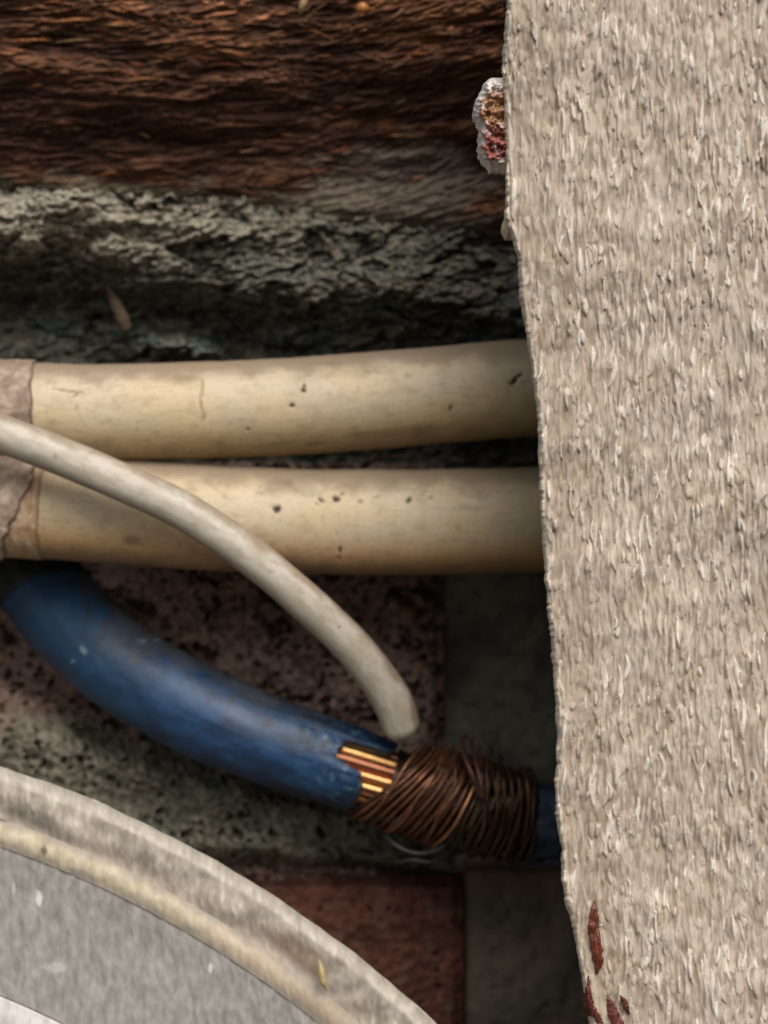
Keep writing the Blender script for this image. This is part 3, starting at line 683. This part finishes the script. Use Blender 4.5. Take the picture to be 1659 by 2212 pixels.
def winding():
    t = empty('copper_winding', (0, 0, 0), 'tarnished copper wire wound tightly around the stripped end of the blue cable', 'wire')
    rr = random.Random(3)
    def coil(s0, s1, turns, shear, r0f, rad, ph, seed, col, name='coil', jit=.03):
        n = int(turns * 70); a = np.linspace(0, turns * 2 * math.pi, n) + ph
        s = np.linspace(s0, s1, n) + .035 * pn(a * .5, a * 0 + seed, 601) + jit * .5 * pn(a * 1.1, a * 0 + seed, 602)
        s_eff = s + shear(s) * np.sin(a)
        c, r_, tt, n1, n2 = PB.at(s_eff)
        R = r0f(s) * (1 + jit * pn(a * .8, a * 0 + seed, 603)) 
        ctr = c + R[:, None] * (np.cos(a)[:, None] * n1 + np.sin(a)[:, None] * n2)
        v = (.75 + .5 * np.clip(pn(a * .6, a * 0, seed) + .5, 0, 1))[:, None]
        return wire_mesh(name, ctr, rad, col * np.array([.82, 1, 1.1]) * v * .42, M_dull, t)
    sl, sm, sr = PB.s_of_px(834), PB.s_of_px(985), PB.s_of_px(1140)
    body = lambda s: .50 + 0 * s
    # main slanted wraps: several wires laid side by side
    bul = lambda s: .44 + .14 * np.sin(np.clip((s - sl + .25) / (sm - sl + .45), 0, 1) * math.pi) ** .7
    sh1 = lambda s: .33 - .20 * sst(sl, sm, s)
    coil(sl, sm + .05, 11, sh1, bul, .023, .3, 1, lin(176, 108, 76))
    coil(sl - .02, sm + .02, 9, sh1, lambda s: bul(s) - .045, .024, 2.6, 5, lin(130, 80, 60), jit=.07)
    coil(sl - .03, sm + .1, 3, lambda s: sh1(s) * .5, lambda s: bul(s) + .03, .02, 4.6, 15, lin(190, 126, 90), jit=.1)
    # upright wraps further along
    b2 = lambda s: .56 - .03 * sst(sm, sr, s)
    coil(sm - .03, sr, 10, lambda s: .08 - .12 * sst(sm, sr, s), b2, .024, 1.1, 21, lin(128, 94, 66), jit=.06)
    coil(sm, sr - .04, 6, lambda s: .02 - .03 * sst(sm, sr, s), lambda s: b2(s) + .04, .024, 2.1, 27, lin(112, 84, 62), jit=.1)
    # core body under the wraps so no gaps show through
    tube('packed_core', PB, sl + .04, sr - .02, M_dull, lambda S, T, PX, PY, F: mix(lin(46, 30, 24), lin(74, 48, 36), sst(-.3, .3, fbm(S * 5, T * 3, 3, 640))), lambda S, T, PX, PY, F: .06 * fbm(S * 3, T * 2, 3, 641), 80, 60, t, rad=.40)
    # loose loop standing up and crossing the winding
    def free(pts, rad, col, name='loose_end'):
        a = np.array(pts, float); q, _ = spline(P(a[:, 0], a[:, 1], a[:, 2]), 160)
        return wire_mesh(name, q, rad * (1 - .3 * sst(.85, 1, np.linspace(0, 1, 160))), np.array(col) * .42, M_dull, t)
    free([(1040, 1720, .25), (1020, 1672, .25), (1005, 1640, .35), (998, 1605, .6), (1004, 1590, .8), (1018, 1600, .8), (1026, 1640, .5), (1038, 1690, .32), (1048, 1750, .3), (1040, 1805, .4), (1010, 1842, .8)], .026, lin(130, 92, 78))
    free([(1000, 1610, .7), (1012, 1660, .36), (1034, 1712, .26), (1052, 1740, .3), (1064, 1800, .45)], .026, lin(120, 84, 70))
    for k in range(9):
        x = rr.uniform(900, 1110); y = 1636 + (x - 900) * .12; dy = rr.uniform(12, 44); dx = rr.uniform(-22, 22)
        free([(x + dx * .2, y + 60, .42), (x, y + 12, .55), (x + dx * .4, y - dy * .6, .8), (x + dx, y - dy, 1.0), (x + dx * 1.6, y - dy * .5, 1.1)], .017, lin(120, 86, 72) * rr.uniform(.7, 1.2))
    for k in range(5):
        x = 1060 + 17 * k
        free([(x - 6, 1652 + 3 * k, .9), (x + 8, 1680, .5), (x + 14, 1740, .38), (x + 6, 1800, .5), (x - 12, 1846, .9)], .022, lin(116, 84, 60) * rr.uniform(.7, 1.2), 'loose_end')
    # turns coloured brighter to put glints into the winding
    coil(sm - .10, sm + .06, 1.3, lambda s: .12 - .3 * (s - sm), lambda s: b2(s) + .06, .017, .9, 33, np.array([1.9, .78, .34]), name='bright_turn', jit=.08).data.materials[0] = M_copper
    return t
winding()

def curl():
    a = np.array([(836, 1808, .7), (850, 1822, .55), (878, 1838, .5), (910, 1844, .5), (945, 1836, .6), (965, 1822, .7)], float)
    q, _ = spline(P(a[:, 0], a[:, 1], a[:, 2]), 120)
    o = wire_mesh('plastic_thread', q, .024, lin(44, 43, 43), M_cream, None)
    tag(o, 'curved pale thread hanging just under the copper winding', 'thread', 'pale threads below the copper winding')
    a = np.array([(862, 1862, 1.0), (890, 1858, .85), (925, 1862, .85), (955, 1856, .95), (985, 1850, 1.1)], float)
    q, _ = spline(P(a[:, 0], a[:, 1], a[:, 2]), 120)
    o = wire_mesh('plastic_thread', q, .022, lin(54, 52, 50), M_cream, None)
    tag(o, 'straighter dim thread lowest below the copper winding', 'thread', 'pale threads below the copper winding')
    # black scrap below the blue stub
    PX, PY = px_gridv(1095, 1290, lambda q: 1845 - 6 * np.sin((q - 1095) * .03), lambda q: 1868 + 4 * np.sin((q - 1095) * .02), 4)
    Y = 1.0 - .12 * fbm(PX * .03, PY * .05, 3, 701) + .25 * sst(1110, 1095, PX)
    o = relief('tape_scrap', PX, PY, Y, np.ones(PX.shape + (3,)) * lin(44, 44, 52), M_blue, 1.5)
    tag(o, 'thin black scrap of tape under the dark blue stub by the plaster', 'tape')
curl()

# ------------------------------------------------------------------ round cover in the lower left foreground
def cover():
    t = empty('round_cover', (0, 0, 0), 'large round dusty grey cover with a raised yellowish ring in the lower left corner', 'cover')
    CX, CY = -744, 3983
    th = np.concatenate([np.radians(np.linspace(20, 95, 1150)), np.radians(np.linspace(95, 380, 260))[1:]])
    def ring(name, r0, r1, nr, yf, cf, mat, back):
        r = np.linspace(r1, r0, nr)
        R, A = np.meshgrid(r, th, indexing='ij')
        if r1 > 2400: R = R + 5 * fbm(A * 14, A * 0, 4, 801) * sst(2380, 2445, R)
        PX = CX + R * np.cos(A); PY = CY - R * np.sin(A)
        V = P(PX, PY, yf(R, A, PX, PY) - 3.4); C = cf(R, A, PX, PY)
        b0 = V[:1].copy(); b0[..., 1] = back; b0[..., 0] -= .6 * np.cos(A[:1]); b0[..., 2] -= .6 * np.sin(A[:1])
        b1 = V[-1:].copy(); b1[..., 1] = back
        V = np.concatenate([b0, V, b1, b0]); C = np.concatenate([C[:1], C, C[-1:], C[:1]])
        q = gquads(len(V), len(th))
        return mk_mesh(name, V, q[:, ::-1], C, mat, t)
    def streak(PX, PY, sd):
        w1 = fbm(PX * .006, PY * .006, 3, sd)
        return pn(PX * .05 + 1.2 * w1, PY * .017, sd + 1) * .6 + pn(PX * .09 + w1, PY * .03, sd + 2) * .5 + .3 * pn(PX * .16, PY * .06, sd + 3)
    def y_rim(R, A, PX, PY):
        d = 2445 - R
        return -1.35 + .5 * (1 - np.sqrt(np.clip(1 - (1 - np.clip(d / 34, 0, 1))**2, 0, 1))) - .010 * streak(PX, PY, 820) + .03 * sst(60, 110, d) - .1 * fbm(PX * .006, PY * .006, 3, 830)
    def brown(PX, PY): return np.exp(-((((PX - 650) * .78 + (PY - 2060) * .62) / 100)**2 + (((PX - 650) * -.62 + (PY - 2060) * .78) / 34)**2))
    def c_rim(R, A, PX, PY):
        s = streak(PX, PY, 820)
        C = mix(lin(156, 147, 134), lin(178, 169, 156), sst(-.4, .35, s + .4 * fbm(PX * .01, PY * .01, 3, 833)))
        C = mix(C, lin(206, 196, 178), sst(.35, .65, s) * .7)
        C = mix(C, lin(126, 112, 98), sst(-.35, -.7, s) * .5)
        C = mix(C, lin(146, 134, 122), sst(2400, 2350, R + 30 * s) * .5)
        C = mix(C, lin(112, 88, 68), sst(.3, .9, brown(PX, PY) + .3 * s) * .7)
        C = mix(C, lin(186, 178, 166), sst(2470, 2430, 2445 + (2425 - R) + 12 * s) * .3)
        return C
    ring('rim', 2335, 2445, 60, y_rim, c_rim, M_cover, -3.1)
    def y_ridge(R, A, PX, PY):
        v = (R - 2307) / 29
        return -1.345 - .032 * np.clip(1 - v**2, 0, 1) ** 1.5 - .008 * streak(PX, PY, 840)
    def c_ridge(R, A, PX, PY):
        s = streak(PX, PY, 840)
        C = mix(lin(182, 168, 142), lin(200, 187, 162), sst(-.4, .4, s + .6 * fbm(PX * .012, PY * .012, 3, 845)))
        C = mix(C, lin(190, 170, 150), sst(250, 560, PX) * .6)
        C = mix(C, lin(150, 134, 116), sst(520, 700, PX) * .6)
        s3 = fbm(PX * .02, PY * .02, 3, 848); C = mix(C, lin(156, 147, 134), sst(8, 28, abs(R - 2307) + 12 * s3) * .85)
        return mix(C, lin(96, 80, 64), spots(PX, PY, [(95, 1838, 7, 12, 0, .8), (433, 1953, 6, 12, 0, .8)]))
    ring('raised_ring', 2278, 2336, 30, y_ridge, c_ridge, M_cover, -3.1)['label'] = 'yellowish raised ring inside the rim'
    def c_face(R, A, PX, PY):
        s = streak(PX, PY, 860)
        C = mix(lin(138, 134, 128), lin(156, 152, 146), sst(-.5, .5, s))
        C = mix(C, lin(176, 174, 170), sst(.4, .75, s) * .35)
        C = mix(C, lin(116, 110, 102), sst(-.35, -.7, s) * .4)
        return mix(C, lin(212, 208, 200), spots(PX, PY, [(85, 1935 + 5, 7, 18, 0, 1), (455, 2080 + 10, 5, 14, 0, .9), (30, 1920, 4, 12, 0, .5), (120, 2090, 26, 12, 0, .4)]))
    ring('face', 1978, 2280, 140, lambda R, A, PX, PY: -1.335 + .02 * sst(2280, 2200, R) - .008 * streak(PX, PY, 860) - .0003 * (2150 - R) * 0, c_face, M_cover, -3.1)
    ring('centre_plate', 1500, 1976, 90, lambda R, A, PX, PY: -1.345 + .012 - .03 * sst(1976, 1930, R) - .006 * streak(PX, PY, 880), lambda R, A, PX, PY: mix(lin(190, 186, 182), lin(206, 202, 198), sst(-.4, .4, streak(PX, PY, 880))), M_cover, -3.1)['label'] = 'paler raised centre plate'
    ring('body', 1850, 2050, 6, lambda R, A, PX, PY: -.75 + 0 * R, lambda R, A, PX, PY: np.ones(R.shape + (3,)) * lin(120, 114, 106), M_cover, 1.5)
    a = np.array([(690, 2078, -1.52), (694, 2096, -1.55), (698, 2116, -1.56), (706, 2140, -1.52)], float)
cover()

def stick(name, pts, rads, col, mat, label, cat):
    a = np.array(pts, float); q, s = spline(P(a[:, 0], a[:, 1], a[:, 2]), 60)
    r = np.interp(np.linspace(0, 1, 60), np.linspace(0, 1, len(rads)), rads)
    o = wire_mesh(name, q, r * (1 + .2 * pn(s * 9, s * 0, 3)), col, mat, None, 12)
    return tag(o, label, cat)
stick('straw', [(690, 2072, -4.83), (694, 2096, -4.86), (698, 2118, -4.86), (706, 2142, -4.83)], [.004, .03, .035, .004], lin(172, 152, 106), M_paint, 'short yellow straw fragment stuck on the rim of the round cover', 'straw')
stick('straw', [(647, 30, .3), (652, 14, .25), (660, -4, .25), (668, -30, .3)], [.01, .045, .04, .01], lin(150, 124, 90), M_wood, 'pale straw sticking up from the beam at the top edge of the picture', 'straw')
stick('twig', [(232, 618, 1.9), (250, 656, 1.8), (268, 696, 1.8), (278, 728, 1.9)], [.02, .05, .075, .085, .08, .02], lin(92, 78, 64), M_wood, 'tapering brown twig wedged in the dark stone above the upper cream cable', 'twig')
stick('gum_drop', [(770, 22, .35), (783, 17, .28), (798, 20, .35)], [.02, .07, .02], lin(170, 112, 50), M_paint, 'amber yellow drop on the beam near the top edge', 'resin')
for o in list(COL.objects):
    if o.parent is None and o.type == 'MESH' and 'label' not in o and 'kind' not in o: print('untagged', o.name)
